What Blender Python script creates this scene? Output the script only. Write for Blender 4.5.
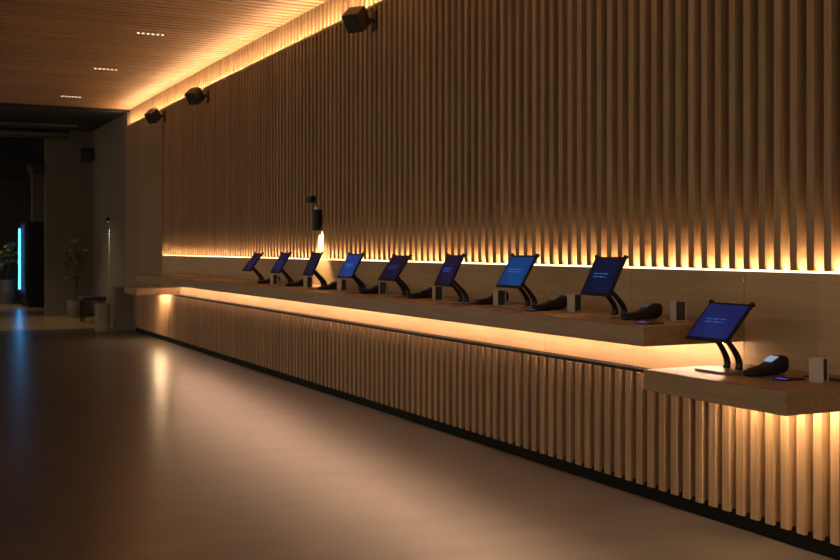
import bpy, bmesh, math, random
from mathutils import Vector, Matrix
for o in list(bpy.data.objects): bpy.data.objects.remove(o)
SC = bpy.context.scene
COL = SC.collection
R = math.radians
random.seed(4)

# ---------------------------------------------------------------- camera, world, exposure
cam = bpy.data.cameras.new('camera'); co = bpy.data.objects.new('camera', cam); COL.objects.link(co)
co.location = (0, 0, 1.45); co.rotation_euler = (R(90), 0, -math.atan(0.5))
cam.sensor_width = 36; cam.lens = 1080/840*36; cam.shift_y = -32.5/840
cam.clip_start = 0.05; cam.clip_end = 100
cam.dof.use_dof = True; cam.dof.focus_distance = 6.3; cam.dof.aperture_fstop = 5.0
SC.camera = co
w = bpy.data.worlds.new('world'); SC.world = w; w.use_nodes = True
w.node_tree.nodes['Background'].inputs[0].default_value = (1.0, 0.79, 0.57, 1)
w.node_tree.nodes['Background'].inputs[1].default_value = 0.84
SC.view_settings.view_transform = 'Standard'; SC.view_settings.look = 'None'
SC.view_settings.exposure = 0.0; SC.view_settings.gamma = 1.0
SC.view_settings.use_curve_mapping = False
LED_WALL, LED_COVE, LED_BAR, LED_LOW = 170.0, 150.0, 92.0, 210.0
LED_RGB = (1.0, 0.66, 0.36)

# ---------------------------------------------------------------- helpers
class MB:
    def __init__(s): s.bm = bmesh.new()
    def box(s, x0, x1, y0, y1, z0, z1):
        v = [s.bm.verts.new(p) for p in ((x0,y0,z0),(x1,y0,z0),(x1,y1,z0),(x0,y1,z0),(x0,y0,z1),(x1,y0,z1),(x1,y1,z1),(x0,y1,z1))]
        for f in ((3,2,1,0),(4,5,6,7),(0,1,5,4),(1,2,6,5),(2,3,7,6),(3,0,4,7)): s.bm.faces.new([v[i] for i in f])
        return v
    def obox(s, c, sx, sy, sz, mat):
        v = s.box(-sx/2, sx/2, -sy/2, sy/2, -sz/2, sz/2)
        M = Matrix.Translation(c) @ mat.to_4x4()
        for q in v: q.co = M @ q.co
    def rings(s, rings, cap=True):
        R_ = [[s.bm.verts.new(p) for p in r] for r in rings]
        n = len(R_[0])
        for a, b in zip(R_, R_[1:]):
            for i in range(n): s.bm.faces.new((a[i], a[(i+1) % n], b[(i+1) % n], b[i]))
        if cap:
            s.bm.faces.new(R_[0][::-1]); s.bm.faces.new(R_[-1])
    def lathe(s, prof, c=(0,0,0), n=24):
        s.rings([[(c[0]+r*math.cos(2*math.pi*i/n), c[1]+r*math.sin(2*math.pi*i/n), c[2]+z) for i in range(n)] for r, z in prof])
    def tube(s, pts, rad, n=10, flat=1.0, up=(0,1,0)):
        pts = [Vector(p) for p in pts]; rings = []
        for i, p in enumerate(pts):
            d = (pts[min(i+1, len(pts)-1)] - pts[max(i-1, 0)]).normalized()
            u = Vector(up); u = (u - d*u.dot(d))
            if u.length < 1e-4: u = Vector((1,0,0)) - d*d.x
            u.normalize(); vv = d.cross(u)
            r = rad[i] if isinstance(rad, (list, tuple)) else rad
            rings.append([p + u*(r*math.cos(2*math.pi*k/n)) + vv*(r*flat*math.sin(2*math.pi*k/n)) for k in range(n)])
        s.rings(rings)
    def build(s, name, mat, parent=None, bevel=0.0, smooth=False, seg=2):
        bmesh.ops.recalc_face_normals(s.bm, faces=s.bm.faces)
        me = bpy.data.meshes.new(name); s.bm.to_mesh(me); s.bm.free()
        if smooth:
            for p in me.polygons: p.use_smooth = True
        me.materials.append(mat)
        o = bpy.data.objects.new(name, me); COL.objects.link(o)
        if parent: o.parent = parent
        if bevel:
            b = o.modifiers.new('bevel', 'BEVEL'); b.width = bevel; b.segments = seg; b.limit_method = 'ANGLE'; b.angle_limit = R(40)
        return o
def bx(name, mat, x0, x1, y0, y1, z0, z1, parent=None, bevel=0.0):
    m = MB(); m.box(x0, x1, y0, y1, z0, z1); return m.build(name, mat, parent, bevel)
def tag(o, label, cat, group=None, kind=None):
    o['label'] = label; o['category'] = cat
    if group: o['group'] = group
    if kind: o['kind'] = kind
    return o
def struct(o, label=None):
    o['kind'] = 'structure'
    if label: o['label'] = label
    return o
def thing(name, loc, label, cat, group=None, rz=0):
    o = bpy.data.objects.new(name, None); COL.objects.link(o); o.empty_display_size = .1
    o.location = loc; o.rotation_euler = (0, 0, rz)
    return tag(o, label, cat, group)
def copy_tree(o, parent=None):
    c = o.copy(); COL.objects.link(c)
    if parent: c.parent = parent
    for ch in list(o.children): copy_tree(ch, c)
    return c

# ---------------------------------------------------------------- materials
def nt(name):
    m = bpy.data.materials.new(name); m.use_nodes = True
    t = m.node_tree; return m, t, t.nodes['Principled BSDF']
def plain(name, rgb, rough=.5, metal=0.0, spec=.5, var=.06):
    m, t, b = nt(name)
    tc = t.nodes.new('ShaderNodeTexCoord'); n = t.nodes.new('ShaderNodeTexNoise'); n.inputs['Scale'].default_value = 14
    t.links.new(tc.outputs['Object'], n.inputs['Vector'])
    r = t.nodes.new('ShaderNodeValToRGB')
    r.color_ramp.elements[0].color = [max(0, c*(1-var)) for c in rgb]+[1]; r.color_ramp.elements[1].color = [c*(1+var) for c in rgb]+[1]
    t.links.new(n.outputs['Fac'], r.inputs['Fac']); t.links.new(r.outputs['Color'], b.inputs['Base Color'])
    b.inputs['Roughness'].default_value = rough; b.inputs['Metallic'].default_value = metal
    b.inputs['Specular IOR Level'].default_value = spec
    return m
def wood(name, a, bcol, axis='Z', rough=.5, pitch=0, tint=.12, paxis='Y'):
    m, t, b = nt(name); L = t.links.new
    tc = t.nodes.new('ShaderNodeTexCoord'); mp = t.nodes.new('ShaderNodeMapping')
    sc = {'X': (1.2, 22, 22), 'Y': (22, 1.2, 22), 'Z': (22, 22, 1.2)}[axis]
    mp.inputs['Scale'].default_value = sc
    L(tc.outputs['Object'], mp.inputs['Vector'])
    n = t.nodes.new('ShaderNodeTexNoise'); n.inputs['Scale'].default_value = 1.6; n.inputs['Detail'].default_value = 5; n.inputs['Distortion'].default_value = .6
    L(mp.outputs['Vector'], n.inputs['Vector'])
    r = t.nodes.new('ShaderNodeValToRGB'); r.color_ramp.elements[0].position = .3; r.color_ramp.elements[1].position = .72
    r.color_ramp.elements[0].color = (*a, 1); r.color_ramp.elements[1].color = (*bcol, 1)
    L(n.outputs['Fac'], r.inputs['Fac'])
    out = r.outputs['Color']
    if pitch:
        sp = t.nodes.new('ShaderNodeSeparateXYZ'); L(tc.outputs['Object'], sp.inputs[0])
        d = t.nodes.new('ShaderNodeMath'); d.operation = 'DIVIDE'; L(sp.outputs[paxis], d.inputs[0]); d.inputs[1].default_value = pitch
        fl = t.nodes.new('ShaderNodeMath'); fl.operation = 'FLOOR'; L(d.outputs[0], fl.inputs[0])
        wn = t.nodes.new('ShaderNodeTexWhiteNoise'); wn.noise_dimensions = '1D'; L(fl.outputs[0], wn.inputs['W'])
        mr = t.nodes.new('ShaderNodeMapRange'); L(wn.outputs['Value'], mr.inputs['Value'])
        mr.inputs['To Min'].default_value = 1-tint; mr.inputs['To Max'].default_value = 1+tint
        hs = t.nodes.new('ShaderNodeHueSaturation'); L(out, hs.inputs['Color']); L(mr.outputs[0], hs.inputs['Value'])
        out = hs.outputs['Color']
    L(out, b.inputs['Base Color']); b.inputs['Roughness'].default_value = rough
    b.inputs['Specular IOR Level'].default_value = .3
    return m
def glow(name, rgb, st):
    m, t, b = nt(name)
    b.inputs['Base Color'].default_value = (0.02, 0.02, 0.02, 1)
    b.inputs['Emission Color'].default_value = (*rgb, 1); b.inputs['Emission Strength'].default_value = st
    b.inputs['Roughness'].default_value = .25
    return m
M = {}
M['slat'] = wood('oak_slat', (.27, .175, .092), (.37, .25, .142), 'Z', .55, .108, .10)
M['slat_low'] = wood('oak_base_slat', (.33, .21, .115), (.44, .29, .165), 'Z', .5, .103, .10)
M['back'] = wood('oak_backing', (.20, .118, .05), (.26, .16, .072), 'Z', .6)
M['dark_back'] = wood('gap_shade_backing', (.05, .026, .013), (.07, .038, .019), 'Z', .7)  # shade in the gaps between slats is put into this dark colour
M['panel'] = wood('oak_panel', (.43, .305, .17), (.51, .37, .215), 'Y', .5, .95, .06)
M['endpanel'] = wood('oak_end_panel', (.21, .135, .068), (.27, .18, .095), 'Z', .55, .5, .08)
M['top'] = wood('oak_worktop', (.24, .155, .078), (.33, .218, .118), 'Y', .36)
M['ceil'] = wood('oak_ceiling_slat', (.36, .20, .095), (.48, .28, .14), 'X', .55, .15, .12)
M['plinth'] = plain('black_plinth', (.006, .0055, .005), .7, 0, .15)
M['black'] = plain('black_plastic', (.011, .010, .011), .42, 0, .25)
M['blackmetal'] = plain('black_metal', (.018, .016, .016), .32, .4)
M['bronze'] = plain('base_plate_metal', (.30, .22, .17), .35, .2)
M['grille'] = plain('black_grille', (.010, .010, .011), .8)
M['cabinet'] = plain('speaker_cabinet', (.045, .036, .028), .5)
M['paper'] = plain('grey_card', (.46, .40, .32), .7)
M['insert'] = plain('dark_insert', (.03, .025, .02), .6)
M['plaster'] = plain('olive_plaster', (.115, .10, .075), .85)
M['darkwall'] = plain('dark_wall', (.05, .042, .038), .9)
M['soffit'] = plain('black_soffit', (.012, .011, .011), .9)
M['steel'] = plain('duct_steel', (.08, .072, .066), .4, .8)
M['leaf'] = plain('plant_leaf', (.13, .15, .085), .45, var=.35)
M['stem'] = plain('plant_stem', (.06, .045, .03), .8)
M['pot'] = plain('grey_pot', (.10, .09, .078), .8)
M['bin'] = plain('woven_bin', (.17, .155, .13), .8, var=.25)
M['boxgrey'] = plain('grey_box', (.11, .10, .095), .7)
M['stool'] = plain('stool_seat', (.03, .026, .032), .6)
M['soil'] = plain('soil', (.03, .02, .015), .9)
M['led_wall'] = glow('led_wall', LED_RGB, LED_WALL)
M['led_cove'] = glow('led_cove', LED_RGB, LED_COVE)
M['led_bar'] = glow('led_bar', (1.0, .61, .39), LED_BAR)
M['led_low'] = glow('led_low', LED_RGB, LED_LOW)
M['lens'] = glow('downlight_lens', (1, .80, .55), 2.6)
M['blueled'] = glow('blue_led', (.06, .42, .95), 9.0)
M['violet'] = glow('violet_led', (.16, .10, .9), .4)
M['sconce_led'] = glow('sconce_led', (1, .72, .40), 14.0)
M['termscreen'] = glow('terminal_screen', (.50, .60, .90), .5)
M['termdim'] = glow('terminal_screen_dim', (.6, .55, .5), .06)
def floor_mat(name, a, b_, r0, r1, scale):
    m, t, b = nt(name); L = t.links.new
    tc = t.nodes.new('ShaderNodeTexCoord')
    n = t.nodes.new('ShaderNodeTexNoise'); n.inputs['Scale'].default_value = scale; n.inputs['Detail'].default_value = 8; n.inputs['Roughness'].default_value = .65
    mp = t.nodes.new('ShaderNodeMapping'); mp.inputs['Rotation'].default_value = (0, 0, R(26)); mp.inputs['Scale'].default_value = (.6, 2.4, 1)
    L(tc.outputs['Object'], mp.inputs['Vector']); L(mp.outputs['Vector'], n.inputs['Vector'])
    r = t.nodes.new('ShaderNodeValToRGB'); r.color_ramp.elements[0].position = .32; r.color_ramp.elements[1].position = .7
    r.color_ramp.elements[0].color = (*a, 1); r.color_ramp.elements[1].color = (*b_, 1)
    L(n.outputs['Fac'], r.inputs['Fac']); L(r.outputs['Color'], b.inputs['Base Color'])
    n2 = t.nodes.new('ShaderNodeTexNoise'); n2.inputs['Scale'].default_value = 2.3; n2.inputs['Detail'].default_value = 2
    L(tc.outputs['Object'], n2.inputs['Vector'])
    mr = t.nodes.new('ShaderNodeMapRange'); L(n2.outputs['Fac'], mr.inputs['Value'])
    mr.inputs['From Min'].default_value = .3; mr.inputs['From Max'].default_value = .7
    mr.inputs['To Min'].default_value = r0; mr.inputs['To Max'].default_value = r1
    b.inputs['Roughness'].default_value = (r0+r1)/2
    b.inputs['Specular IOR Level'].default_value = .5
    return m
M['concrete'] = floor_mat('polished_concrete', (.055, .046, .040), (.105, .088, .077), .25, .32, 1.6)
M['farfloor'] = floor_mat('far_timber_floor', (.22, .16, .085), (.30, .215, .12), .2, .32, 3.0)

# ---------------------------------------------------------------- key planes
XF, XS, XW = 3.39, 3.95, 4.05          # worktop front, base slats, wall
ZU, ZL, TH = 1.060, .845, .104          # worktop heights and thickness
ZLED, ZTOP, ZC = 1.325, 3.68, 4.0     # wall light line, cladding top, ceiling
Y0, YE = -2.0, 20.3                    # near and far end of the hall
YN, YF = 4.303, 16.18                  # ends of the long worktop

# ---------------------------------------------------------------- setting
struct(bx('floor', M['concrete'], -6, 4.3, Y0-3, YE-.25, -.1, 0), 'polished brown grey concrete floor')
struct(bx('floor_far', M['farfloor'], -6, 6, YE-.25, 36, -.1, -.001), 'paler timber floor beyond the end of the hall')
c = struct(bx('ceiling', M['dark_back'], -5, 4.42, Y0, YE, ZC+.06, ZC+.14), 'ceiling of narrow oak slats')
m = MB(); y = Y0
while y < YE-.05:
    m.box(-5, 4.13, y, y+.10, ZC, ZC+.0605); y += .15
m.build('slats', M['ceil'], c)
# right wall: smooth panels below, slats above a light line, recessed slats over the cove
wr = struct(bx('wall_right', M['back'], 4.132, 4.42, Y0, YE, 0, ZTOP-.03), 'long right wall clad in vertical oak slats')
m = MB(); y = YN - .95*7
while y < 17.3:
    m.box(XW, 4.078, max(y, Y0)+.002, min(y+.95, 17.35)-.002, 0.0, ZLED); y += .95
m.build('panels', M['panel'], wr)
m = MB(); y = Y0-.002
while y < 17.32:
    m.box(XW, 4.1325, y, y+.046, ZLED+.011, ZTOP-.02); y += .108
m.build('slats', M['slat'], wr)
bx('groove_floor', M['slat'], 4.078, 4.132, Y0, 17.35, 1.25, 1.287, wr)
bx('end_panel', M['endpanel'], XW+.004, 4.132, 17.36, YE, 0, ZTOP-.02, wr)
bx('top_ledge', M['slat'], XW, 4.42, Y0, YE, ZTOP-.02, ZTOP, wr)
bx('cove_lip', M['slat'], XW, XW+.006, Y0, YE, ZTOP, ZTOP+.004, wr)
bx('cove_backing', M['dark_back'], 4.225, 4.42, Y0, YE, ZTOP, ZC+.06, wr)
m = MB(); y = Y0+.03
while y < YE-.05:
    m.box(4.13, 4.2255, y, y+.046, ZTOP, ZC+.06); y += .108
m.build('cove_slats', M['slat'], wr)
# far zone
struct(bx('wall_right_far', M['plaster'], 4.10, 4.42, YE, 24.05, 0, 3.95), 'dark olive plaster wall beyond the slatted wall')
struct(bx('wall_end', M['darkwall'], -6, 4.42, 33, 33.2, 0, 3.95), 'dark far wall')
struct(bx('wall_side_far', M['darkwall'], 4.42, 4.6, 24.2, 33, 0, 3.95))
struct(bx('ceiling_far', M['soffit'], -6, 4.6, YE+.05, 33.2, 3.95, 4.05), 'black ceiling beyond the slatted ceiling')
struct(bx('trim_1', M['soffit'], -6, 4.42, YE, YE+.05, 3.95, 4.22), 'dark edge at the end of the slatted ceiling')
struct(bx('pillar', M['plaster'], 3.14, 4.42, 24.05, 24.2, 0, 3.95), 'dark olive square pillar at the far end')
struct(bx('wall_back_far', M['plaster'], 3.6, 4.42, 30.0, 30.4, 0, 3.6), 'olive wall end behind the drinks fridge')
struct(bx('wall_bulkhead', M['soffit'], -6, 3.0, 26.0, 26.3, 2.95, 3.95), 'black bulkhead across the far end')

# ---------------------------------------------------------------- counter
base = thing('counter_base', (XS, 0, 0), 'long oak slatted counter base standing along the right wall', 'counter')
def bpart(name, mat, x0, x1, y0, y1, z0, z1): return bx(name, mat, x0-XS, x1-XS, y0, y1, z0, z1, base)
bpart('carcass', M['dark_back'], XS+.08, XW-.001, 1.0, 19.0, .09, ZL-TH-.02)
bpart('plinth', M['plinth'], XS+.02, XW-.001, 1.0, 19.0, 0, .09)
bpart('ledge', M['plinth'], XS+.012, XW-.001, 1.0, 19.0, ZL-TH-.02, ZL-TH)
m = MB(); y = 1.01
while y < 18.93:
    m.box(0, .0805, y, y+.052, .075, ZL-TH-.02); y += .103
m.build('slats', M['slat_low'], base)
def slab(label, y0, y1, z1):
    o = bx('countertop', M['top'], XF, XW-.001, y0, y1, z1-TH, z1, None, .006)
    return tag(o, label, 'counter top')
slab('long raised oak worktop carrying the row of eight tablets', YN, YF, ZU)
slab('short lower oak worktop at the near end, carrying one large tablet', 3.362, YN-.001, ZL)
slab('short empty lower oak worktop at the far end by the grey box', YF+.001, 17.05, ZL)

# LED strips: real tape fixed under the worktops and in the wall recesses
def led(name, mat, x0, x1, y0, y1, z0, z1, label):
    m = MB(); n = max(1, round((y1-y0)/.6)); d = (y1-y0)/n
    for i in range(n): m.box(x0, x1, y0+i*d, y0+(i+1)*d-.0005, z0, z1)
    return tag(m.build(name, mat), label, 'light strip')
led('light_strip', glow('diffuser', (1, .80, .52), 3.2), XW+.003, 4.077, Y0, 17.3, ZLED, ZLED+.006, 'glowing warm light line along the foot of the tall wall slats')
tp = led('light_tape', M['led_wall'], 4.085, 4.120, Y0, 17.3, 1.2875, 1.292, 'x'); tp.parent = wr
for k in ('label', 'category'): del tp[k]
led('light_strip', M['led_cove'], 4.058, 4.076, Y0, YE-.03, ZTOP+.001, ZTOP+.006, 'warm light strip on the ledge just below the slatted ceiling')
led('light_strip', M['led_bar'], 3.935, 3.95, YN+.03, YF-.03, ZU-TH-.006, ZU-TH, 'warm light strip under the long raised worktop')
led('light_strip', M['led_low'], 3.86, 3.875, 3.42, YN-.05, ZL-TH-.006, ZL-TH, 'warm light strip under the near low worktop')
led('light_strip', glow('led_low_far', LED_RGB, LED_LOW*1.7), 3.86, 3.875, YF+.2, 17.0, ZL-TH-.006, ZL-TH, 'warm light strip under the far low worktop')

# ---------------------------------------------------------------- tablets on stands
def screen_mat(k, lo, hi, st):
    m, t, b = nt('display_%s' % k); L = t.links.new
    tc = t.nodes.new('ShaderNodeTexCoord'); g = t.nodes.new('ShaderNodeTexNoise'); g.inputs['Scale'].default_value = 5; g.inputs['Detail'].default_value = 1
    L(tc.outputs['Object'], g.inputs['Vector'])
    r = t.nodes.new('ShaderNodeValToRGB'); r.color_ramp.elements[0].color = (*lo, 1); r.color_ramp.elements[1].color = (*hi, 1)
    r.color_ramp.elements[0].position = .3; r.color_ramp.elements[1].position = .7
    L(g.outputs['Fac'], r.inputs['Fac']); L(r.outputs['Color'], b.inputs['Emission Color'])
    b.inputs['Emission Strength'].default_value = st
    b.inputs['Base Color'].default_value = (.006, .006, .009, 1); b.inputs['Roughness'].default_value = .3; b.inputs['Specular IOR Level'].default_value = .06
    return m
BR, DK, PU = ((.010, .035, .14), (.015, .055, .22)), ((.003, .005, .020), (.004, .010, .045)), ((.010, .004, .016), (.008, .011, .055))
TAB = [ # y, x of lower edge, height of lower edge, tilt, yaw, look, text strength, label
 (4.047, 3.561, .160, 46.8, -1, ((.007, .011, .075), (.007, .024, .13)), .45, 'largest and nearest tablet, blue screen, on the low near worktop'),
 (4.922, 3.538, .126, 63.1, 2, DK, .55, 'tablet with dark navy screen nearest the end of the raised worktop'),
 (5.905, 3.576, .138, 58.2, -2, ((.006, .034, .14), (.008, .060, .21)), .7, 'bright blue tablet second from the near end of the raised worktop'),
 (6.630, 3.478, .125, 64.0, 5, PU, .5, 'dim tablet third from the near end of the raised worktop'),
 (7.687, 3.543, .136, 54.4, -3, PU, .3, 'dim tablet fourth from the near end of the raised worktop'),
 (8.603, 3.566, .130, 60.7, -3, ((.014, .03, .15), (.02, .055, .25)), .9, 'bright blue tablet fourth from the far end of the raised worktop'),
 (9.558, 3.587, .127, 65.2, 3, ((.010, .008, .022), (.014, .012, .035)), .1, 'dark tablet just below the black cylinder wall lamp'),
 (10.452, 3.574, .133, 59.5, 1, ((.012, .008, .03), (.014, .018, .09)), .2, 'dark tablet second from the far end of the raised worktop'),
 (11.36, 3.561, .138, 54.1, 0, ((.018, .007, .03), (.02, .01, .045)), .1, 'dark purple tablet at the far end of the row'),
]
SW, SL = .29, .24
for i, (y, xb, zb, tilt, yaw, look, txt, lab) in enumerate(TAB):
    top = ZL if i == 0 else ZU
    X0 = xb + .16
    t = thing('tablet_stand', (X0, y, top), lab, 'tablet', 'tablets on the counter')
    Rm = Matrix.Rotation(R(-yaw), 3, 'Z')
    e = Rm @ Vector((0, -1, 0)); n = Rm @ Vector((1, 0, 0))
    up = Vector((0, 0, 1))*math.sin(R(tilt)) + n*math.cos(R(tilt))
    nb = n*math.sin(R(tilt)) - Vector((0, 0, 1))*math.cos(R(tilt))      # behind the screen
    B = Vector((xb-X0, 0, zb)); cen = B + up*(SL/2)
    mat = Matrix((e, up, nb)).transposed()
    m = MB(); m.obox(cen + nb*.008, SW, SL, .014, mat); fr = m.build('frame', M['black'], t, .004)
    m = MB(); m.obox(cen + nb*.0005, SW-.028, SL-.030, .0012, mat)
    d = m.build('display', screen_mat(i, look[0], look[1], 1.0), t)
    m = MB()      # two lines of small lit characters, too small to read
    for row, (half, k) in enumerate(((.068, 14), (.062, 11))):
        for q in range(k):
            a = -half + 2*half*(q+.5)/k
            if q % 5 == 4: continue
            m.obox(cen + e*(a-.02) + up*(.0 - row*.019+.012) - nb*.0006, 2*half/k*.78, .006, .0008, mat)
    m.build('screen_text', glow('text_%d' % i, (.08, .24, .95), txt*.75), d)
    for sgn in (-1, 1):
        m = MB(); m.obox(B + up*(SL+.002) + e*(sgn*(SW/2-.006)) + nb*.007, .022, .018, .024, mat); m.build('corner_clamp', M['black'], t, .004)
    # rear mount and two bowed arms to the foot plate
    m = MB(); m.obox(cen + nb*.022 - up*.035, .13, .11, .016, mat); m.build('rear_mount', M['blackmetal'], t, .003)
    A = B + up*.075 + nb*.03
    for sgn in (-1, 1):
        off = Vector((0, sgn*.042, 0))
        P0 = Vector((.012, 0, .010)) + off; P3 = A + off*.9
        P1 = Vector((.05, 0, .06)) + off; P2 = P3 + Vector((.022, 0, -.035))
        pts = []
        for q in range(13):
            s = q/12; pts.append(P0*(1-s)**3 + P1*(3*s*(1-s)**2) + P2*(3*s*s*(1-s)) + P3*s**3)
        m = MB(); m.tube(pts, [.0185 - .008*q/12 for q in range(13)], 10, 1.0, (0, 1, 0)); m.build('arm', M['blackmetal'], t, smooth=True)
    m = MB(); m.box(-.13, .06, -.11, .11, 0, .011); m.build('base_plate', M['bronze'], t, .003)

# ---------------------------------------------------------------- card terminals
def terminal(loc, rz, label, proto=[]):
    if proto:
        t = copy_tree(proto[0]); t.location = loc; t.rotation_euler = (0, 0, rz); tag(t, label, 'card terminal', 'card terminals on the counter')
        for ch in t.children:
            if ch.name.startswith('screen'):
                ch.data = ch.data.copy(); ch.data.materials[0] = M['termdim']
        return t
    t = thing('card_terminal', loc, label, 'card terminal', 'card terminals on the counter', rz)
    st = [(-.135,.022,.006,.020), (-.125,.034,.001,.030), (-.09,.040,0,.036), (-.04,.041,0,.043), (0,.043,0,.057), (.045,.046,0,.079), (.085,.048,.002,.094), (.112,.046,.010,.095), (.128,.038,.022,.085), (.134,.022,.036,.07)]
    m = MB(); rings = []
    for x, hw, z0, z1 in st:
        zc, hz = (z0+z1)/2, (z1-z0)/2; ring = []
        for k in range(20):
            a = 2*math.pi*k/20; ca, sa = math.cos(a), math.sin(a); p = .55
            ring.append((x, hw*math.copysign(abs(ca)**p, ca), zc + hz*math.copysign(abs(sa)**p, sa)))
        rings.append(ring)
    m.rings(rings); m.build('body', M['black'], t, smooth=True)
    a1 = math.atan2(.094-.057, .085)
    m = MB(); m.obox(Vector((.036, 0, .0795)), .056, .052, .004, Matrix.Rotation(-a1, 3, 'Y')); m.build('screen', M['termscreen'], t)
    m = MB(); a2 = math.atan2(.012, .06)
    for r_ in range(4):
        for c_ in range(3):
            x = -.098 + r_*.021
            z = .0365 + max(0, (x+.09))*.14
            m.obox(Vector((x, (c_-1)*.019, z)), .013, .014, .003, Matrix.Rotation(-a2, 3, 'Y'))
    m.build('keypad', M['cabinet'], t)
    t.scale = (.93, .95, .95)
    proto.append(t); return t
near = ['beside the nearest tablet on the low worktop', 'beside the navy tablet near the end of the raised worktop',
        'second from the near end of the raised worktop', 'third from the near end of the raised worktop', 'fourth from the near end of the raised worktop',
        'fourth from the far end of the raised worktop', 'by the tablet below the wall lamp', 'second from the far end of the raised worktop', 'at the far end of the row']
TERM = [(3.76, 3.85, 4), (3.70, 4.71, 3), (3.75, 5.68, 8), (3.76, 6.42, 5), (3.74, 7.43, 4), (3.74, 8.36, 6), (3.74, 9.33, 5), (3.74, 10.22, 4), (3.74, 11.12, 5)]
for i, (x, y, a) in enumerate(TERM):
    terminal((x, y, ZL if i == 0 else ZU), R(a), 'black chip card payment terminal ' + near[i])

# ---------------------------------------------------------------- small grey card holders
def holder(loc, rz, label, proto=[]):
    if proto:
        t = copy_tree(proto[0]); t.location = loc; t.rotation_euler = (0, 0, rz); tag(t, label, 'holder', 'card holders on the counter'); return t
    t = thing('card_holder', loc, label, 'holder', 'card holders on the counter', rz)
    m = MB(); m.box(-.032, -.026, -.032, .032, 0, .108); m.box(.026, .032, -.032, .032, 0, .108); m.box(-.026, .026, -.032, .032, 0, .006)
    m.build('shell', M['paper'], t)
    bx('insert', M['insert'], -.0255, .0255, -.028, .028, .0062, .102, t)
    proto.append(t); return t
HOLD = [(3.79, 3.555, 22), (3.79, 4.515, -14), (3.79, 5.47, 8), (3.71, 6.228, -4), (3.66, 7.03, -10), (3.72, 8.13, -22), (3.74, 9.06, 12), (3.73, 9.90, 10), (3.72, 10.88, 5)]
hl = ['on the low near worktop, right of its terminal', 'at the very end of the raised worktop', 'between the two nearest tablets of the raised worktop',
      'just left of the bright blue second tablet', 'left of the dim third tablet', 'left of the dim fourth tablet',
      'left of the bright blue fourth tablet from far', 'left of the tablet below the wall lamp', 'at the far end of the row']
for i, (x, y, a) in enumerate(HOLD):
    holder((x, y, ZL if i == 0 else ZU), R(a), 'small grey card holder with dark insert ' + hl[i])

# ---------------------------------------------------------------- contactless pads with violet light
PAD = [(3.695, 3.665, ZL, 'small flat contactless pad glowing violet on the low near worktop'),
       (3.50, 4.42, ZU, 'small flat contactless pad glowing violet at the corner of the raised worktop'),
       (3.60, 5.63, ZU, 'small flat contactless pad glowing violet in front of the bright blue second tablet'),
       (3.62, 6.50, ZU, 'small flat contactless pad glowing violet in front of the dim third tablet')]
for x, y, z, lab in PAD:
    t = thing('contactless_pad', (x, y, z), lab, 'card reader', 'contactless pads')
    bx('body', M['black'], -.04, .09, -.035, .035, 0, .007, t, .002)
    bx('light', M['violet'], -.036, -.006, -.026, .026, .007, .009, t)
tag(bx('card_tray', M['insert'], 3.865, 3.93, 3.42, 3.72, ZL, ZL+.006, None, .002), 'thin dark tray lying behind the card holder on the low near worktop', 'tray')

# ---------------------------------------------------------------- cylinder wall lamp and black sensor
t = thing('wall_lamp', (3.998, 10.36, 1.625), 'black cylinder wall lamp shining down between the slats', 'wall lamp')
m = MB(); m.lathe([(.044, .05), (.044, 0), (.05, 0), (.05, .205), (.046, .21)]); m.build('shade', M['black'], t, smooth=False)
m = MB(); m.lathe([(.04, .051), (.04, .055)]); m.build('bulb', M['sconce_led'], t)
m = MB(); m.lathe([(.022, .21), (.024, .22), (.024, .245), (.016, .26)]); m.build('top_knob', plain('brass', (.6, .42, .22), .3, .8), t, smooth=True)
bx('wall_bracket', M['black'], .040, .052, -.02, .02, .08, .16, t)
sp = bpy.data.lights.new('wall_lamp_light', 'SPOT'); sp.energy = 90; sp.color = (1, .68, .36); sp.spot_size = R(84); sp.spot_blend = .4; sp.shadow_soft_size = .03
so = bpy.data.objects.new('wall_lamp_light', sp); COL.objects.link(so); so.parent = t; so.location = (0.0, 0, -.012); so.rotation_euler = (0, R(-26), 0)
t = thing('sensor', (4.05, 10.60, 1.945), 'small black sensor box fixed above the cylinder wall lamp', 'sensor')
bx('housing', M['black'], -.06, 0, -.08, .08, -.03, .04, t, .006)
bx('mount', M['paper'], -.02, 0, .085, .12, -.03, .05, t)

# ---------------------------------------------------------------- wall speakers
def speaker(loc, label, d=(-.66, -.42, -.62), sc=.74, proto=[], wall=Vector((1, 0, 0))):
    t = thing('wall_speaker', loc, label, 'speaker', 'wall speakers')
    d = Vector(d).normalized(); side = d.cross(Vector((0, 0, 1))).normalized(); up = side.cross(d)
    mat = Matrix((d, side, up)).transposed()
    c = -wall*.25*sc
    m = MB(); m.obox(c, .22*sc, .23*sc, .25*sc, mat)
    m.build('cabinet', M['cabinet'], t, .012)
    m = MB(); m.obox(c + d*(.117*sc), .018*sc, .22*sc, .24*sc, mat); m.build('grille', M['grille'], t, .006)
    m = MB(); m.tube([-wall*.004, c - d*.09*sc], .018*sc, 10); m.build('arm', M['black'], t)
    s = wall*.0
    m = MB(); hx, hy = (.012, .05) if abs(wall.x) > .5 else (.05, .012)
    m.box(*( (-.012, 0) if abs(wall.x) > .5 else (-.05, .05)), *((-.05, .05) if abs(wall.x) > .5 else (-.012, 0)), -.09, .09); m.build('wall_plate', M['black'], t)
    return t
speaker((4.05, 9.02, 3.52), 'largest black wall speaker, high on the slats at the top edge')
speaker((4.05, 14.64, 3.53), 'middle black wall speaker below the ceiling light band')
speaker((4.05, 17.16, 3.53), 'farthest black speaker on the slatted wall, near its far corner')
speaker((3.94, 24.05, 3.42), 'black speaker on the front of the dark pillar', (-.2, -.9, -.35), 1.0, wall=Vector((0, 1, 0)))
speaker((3.14, 24.12, 3.12), 'small black speaker on the left side of the dark pillar', (-.9, -.3, -.3), .85)

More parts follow.
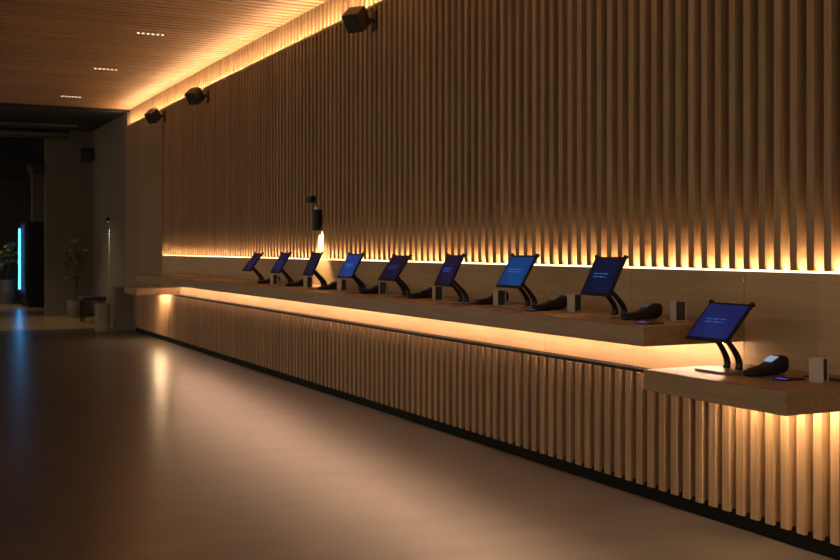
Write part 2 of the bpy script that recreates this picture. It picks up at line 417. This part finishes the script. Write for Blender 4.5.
# ---------------------------------------------------------------- ceiling downlights
for i, y in enumerate((4.2, 7.1, 10.0, 13.03, 15.8, 18.98)):
    if i < 3: lab = 'linear ceiling downlight'
    lab = ['nearest overhead linear downlight', 'second overhead linear downlight', 'third overhead linear downlight', 'largest row of six bright dots in the ceiling',
           'middle row of six bright dots in the slatted ceiling', 'farthest row of six bright dots in the slatted ceiling'][i]
    if i < 3: continue
    yy = Y0 + round((y-Y0)/.15)*.15 - .025
    t = thing('ceiling_downlight', (2.89, yy, ZC), lab, 'ceiling light', 'linear ceiling downlights')
    bx('housing', M['black'], -.175, .175, -.018, .018, .001, .06, t)
    for k in range(6):
        m = MB(); m.lathe([(.014, -.004), (.016, .001)], (-.145+.058*k, 0, 0), 12); m.build('lens', M['lens'], t)
    l = bpy.data.lights.new('downlight', 'SPOT'); l.energy = 14; l.color = (1, .72, .42); l.spot_size = R(70); l.spot_blend = .7; l.shadow_soft_size = .1
    lo = bpy.data.objects.new('downlight', l); COL.objects.link(lo); lo.parent = t; lo.location = (0, 0, -.03)

# ---------------------------------------------------------------- far zone furniture
t = thing('drinks_fridge', (3.15, 27.6, 0), 'tall black drinks fridge with blue lit door edge at the far left', 'fridge')
bx('cabinet', M['black'], .02, .75, 0, 1.55, .08, 2.08, t, .01)
bx('door', plain('fridge_glass', (.01, .03, .06), .1), 0, .02, .03, 1.52, .25, 2.02, t)
bx('light_bar', M['blueled'], -.02, 0, 1.26, 1.31, .40, 1.92, t)
bx('light_bar', glow('blue_led_dim', (.03, .16, .5), .16), -.006, 0, .3, 1.0, .35, 2.0, t)
for a in (.06, .70):
    for b in (.05, 1.45): bx('foot', M['black'], a, a+.05, b, b+.05, 0, .08, t)
def plant(loc, label, h, spread, nleaf, pot_r, pot_h, ls):
    t = thing('potted_plant', loc, label, 'plant', 'potted plants')
    m = MB(); m.lathe([(pot_r*.8, 0), (pot_r, pot_h*.5), (pot_r*.95, pot_h), (pot_r*.85, pot_h), (pot_r*.85, pot_h-.02)]); m.build('pot', M['pot'], t, smooth=False)
    m = MB(); m.lathe([(pot_r*.84, pot_h-.03), (pot_r*.84, pot_h-.018)]); m.build('soil', M['soil'], t)
    st = MB(); lf = MB(); rnd = random.Random(int(loc[1]*10))
    for k in range(5):
        a = 2*math.pi*k/5 + rnd.random(); s = spread*(.4+.6*rnd.random())
        tip = Vector((s*math.cos(a), s*math.sin(a), h*(.75+.25*rnd.random())))
        pts = [Vector((.02*math.cos(a), .02*math.sin(a), pot_h-.03)), Vector((tip.x*.3, tip.y*.3, tip.z*.6)), tip]
        st.tube(pts, [.012, .009, .004], 6)
        for q in range(nleaf):
            f = .42 + .58*(q+rnd.random())/nleaf
            p = pts[0].lerp(tip, f)
            az = rnd.random()*6.283; el = rnd.uniform(-.3, .8)
            d = Vector((math.cos(az)*math.cos(el), math.sin(az)*math.cos(el), math.sin(el)))
            sd = d.cross(Vector((0, 0, 1))).normalized(); nn = sd.cross(d)
            L_, W_ = ls*rnd.uniform(.7, 1.2), ls*.3
            v = [lf.bm.verts.new(p + d*a_*L_ + sd*b_*W_ + nn*c_*L_) for a_, b_, c_ in ((0,0,0),(.35,1,.08),(.75,.8,.05),(1,0,-.1),(.75,-.8,.05),(.35,-1,.08),(.5,0,0))]
            for x, y in ((0,1),(1,2),(2,3),(3,4),(4,5),(5,0)): lf.bm.faces.new((v[x], v[y], v[6]))
    st.build('stems', M['stem'], t); lf.build('foliage', M['leaf'], t)
plant((3.62, 23.2, 0), 'tall thin plant in grey pot before the dark pillar', 1.74, .20, 11, .17, .36, .19)
plant((2.92, 29.6, 0), 'bushy plant in grey pot left of the drinks fridge', 1.75, .55, 12, .26, .62, .30)
t = thing('stool', (3.72, 21.7, 0), 'dark low stool beside the potted plant at the far end', 'stool')
bx('seat', M['stool'], -.25, .22, -.2, .2, .42, .50, t, .02)
for a in (-.22, .16):
    for b in (-.17, .14): bx('leg', M['blackmetal'], a, a+.03, b, b+.03, 0, .42, t)
bx('stretcher', M['blackmetal'], -.19, .16, -.01, .01, .12, .14, t)
t = thing('round_bin', (3.43, 19.08, 0), 'round pale woven bin standing left of the grey box', 'bin')
m = MB(); m.lathe([(.11, 0), (.125, .02), (.13, .44), (.125, .45)]); m.build('body', M['bin'], t)
m = MB(); m.lathe([(.135, .45), (.135, .48), (.12, .49)]); m.build('lid', M['bin'], t)
t = thing('tall_box', (3.81, 19.25, 0), 'tall plain grey box at the far end of the counter', 'box')
bx('body', M['boxgrey'], -.16, .15, -.15, .15, 0, .73, t, .01)
bx('lid', M['boxgrey'], -.165, .155, -.155, .155, .73, .755, t, .006)
# slim wall washer with a narrow streak of light on the plaster wall
t = thing('wall_washer', (4.10, 22.1, 2.0), 'small dark wall light casting a narrow streak on the plaster', 'wall lamp')
bx('housing', M['black'], -.06, 0, -.04, .04, -.03, .05, t, .005)
bx('bulb', glow('washer_led', (1, .88, .7), 1), -.035, -.01, -.02, .02, -.034, -.03, t)
l = bpy.data.lights.new('washer', 'SPOT'); l.energy = 140; l.color = (1, .9, .72); l.spot_size = R(15); l.spot_blend = .6; l.shadow_soft_size = .01
lo = bpy.data.objects.new('washer', l); COL.objects.link(lo); lo.parent = t; lo.location = (-.04, 0, -.04); lo.rotation_euler = (0, R(-8), 0)
# ducts under the black ceiling and their light
for y, z, r_, lab in ((21.6, 3.80, .05, 'thin steel pipe nearest the slatted ceiling'), (22.6, 3.72, .09, 'wider steel duct behind the thin pipe')):
    m = MB(); m.tube([(-4, y, z), (3.4, y, z)], r_, 16)
    tag(m.build('ceiling_pipe', M['steel']), lab + ', under the black ceiling', 'pipe', 'ceiling pipes')
    m = None
for x, y, e in ((2.6, 21.9, 170), (2.4, 28.5, 150)):
    t = thing('ceiling_spot', (x, y, 3.95), 'small black ceiling spot over the %s timber floor' % ('near' if y < 25 else 'far'), 'ceiling light', 'ceiling spots')
    m = MB(); m.lathe([(.05, -.14), (.05, 0)]); m.build('housing', M['black'], t)
    m = MB(); m.lathe([(.04, -.143), (.04, -.14)]); m.build('lens', M['lens'], t)
    l = bpy.data.lights.new('spot', 'SPOT'); l.energy = e; l.color = (1, .74, .42); l.spot_size = R(85); l.spot_blend = .7; l.shadow_soft_size = .05
    lo = bpy.data.objects.new('spot', l); COL.objects.link(lo); lo.parent = t; lo.location = (0, 0, -.16)
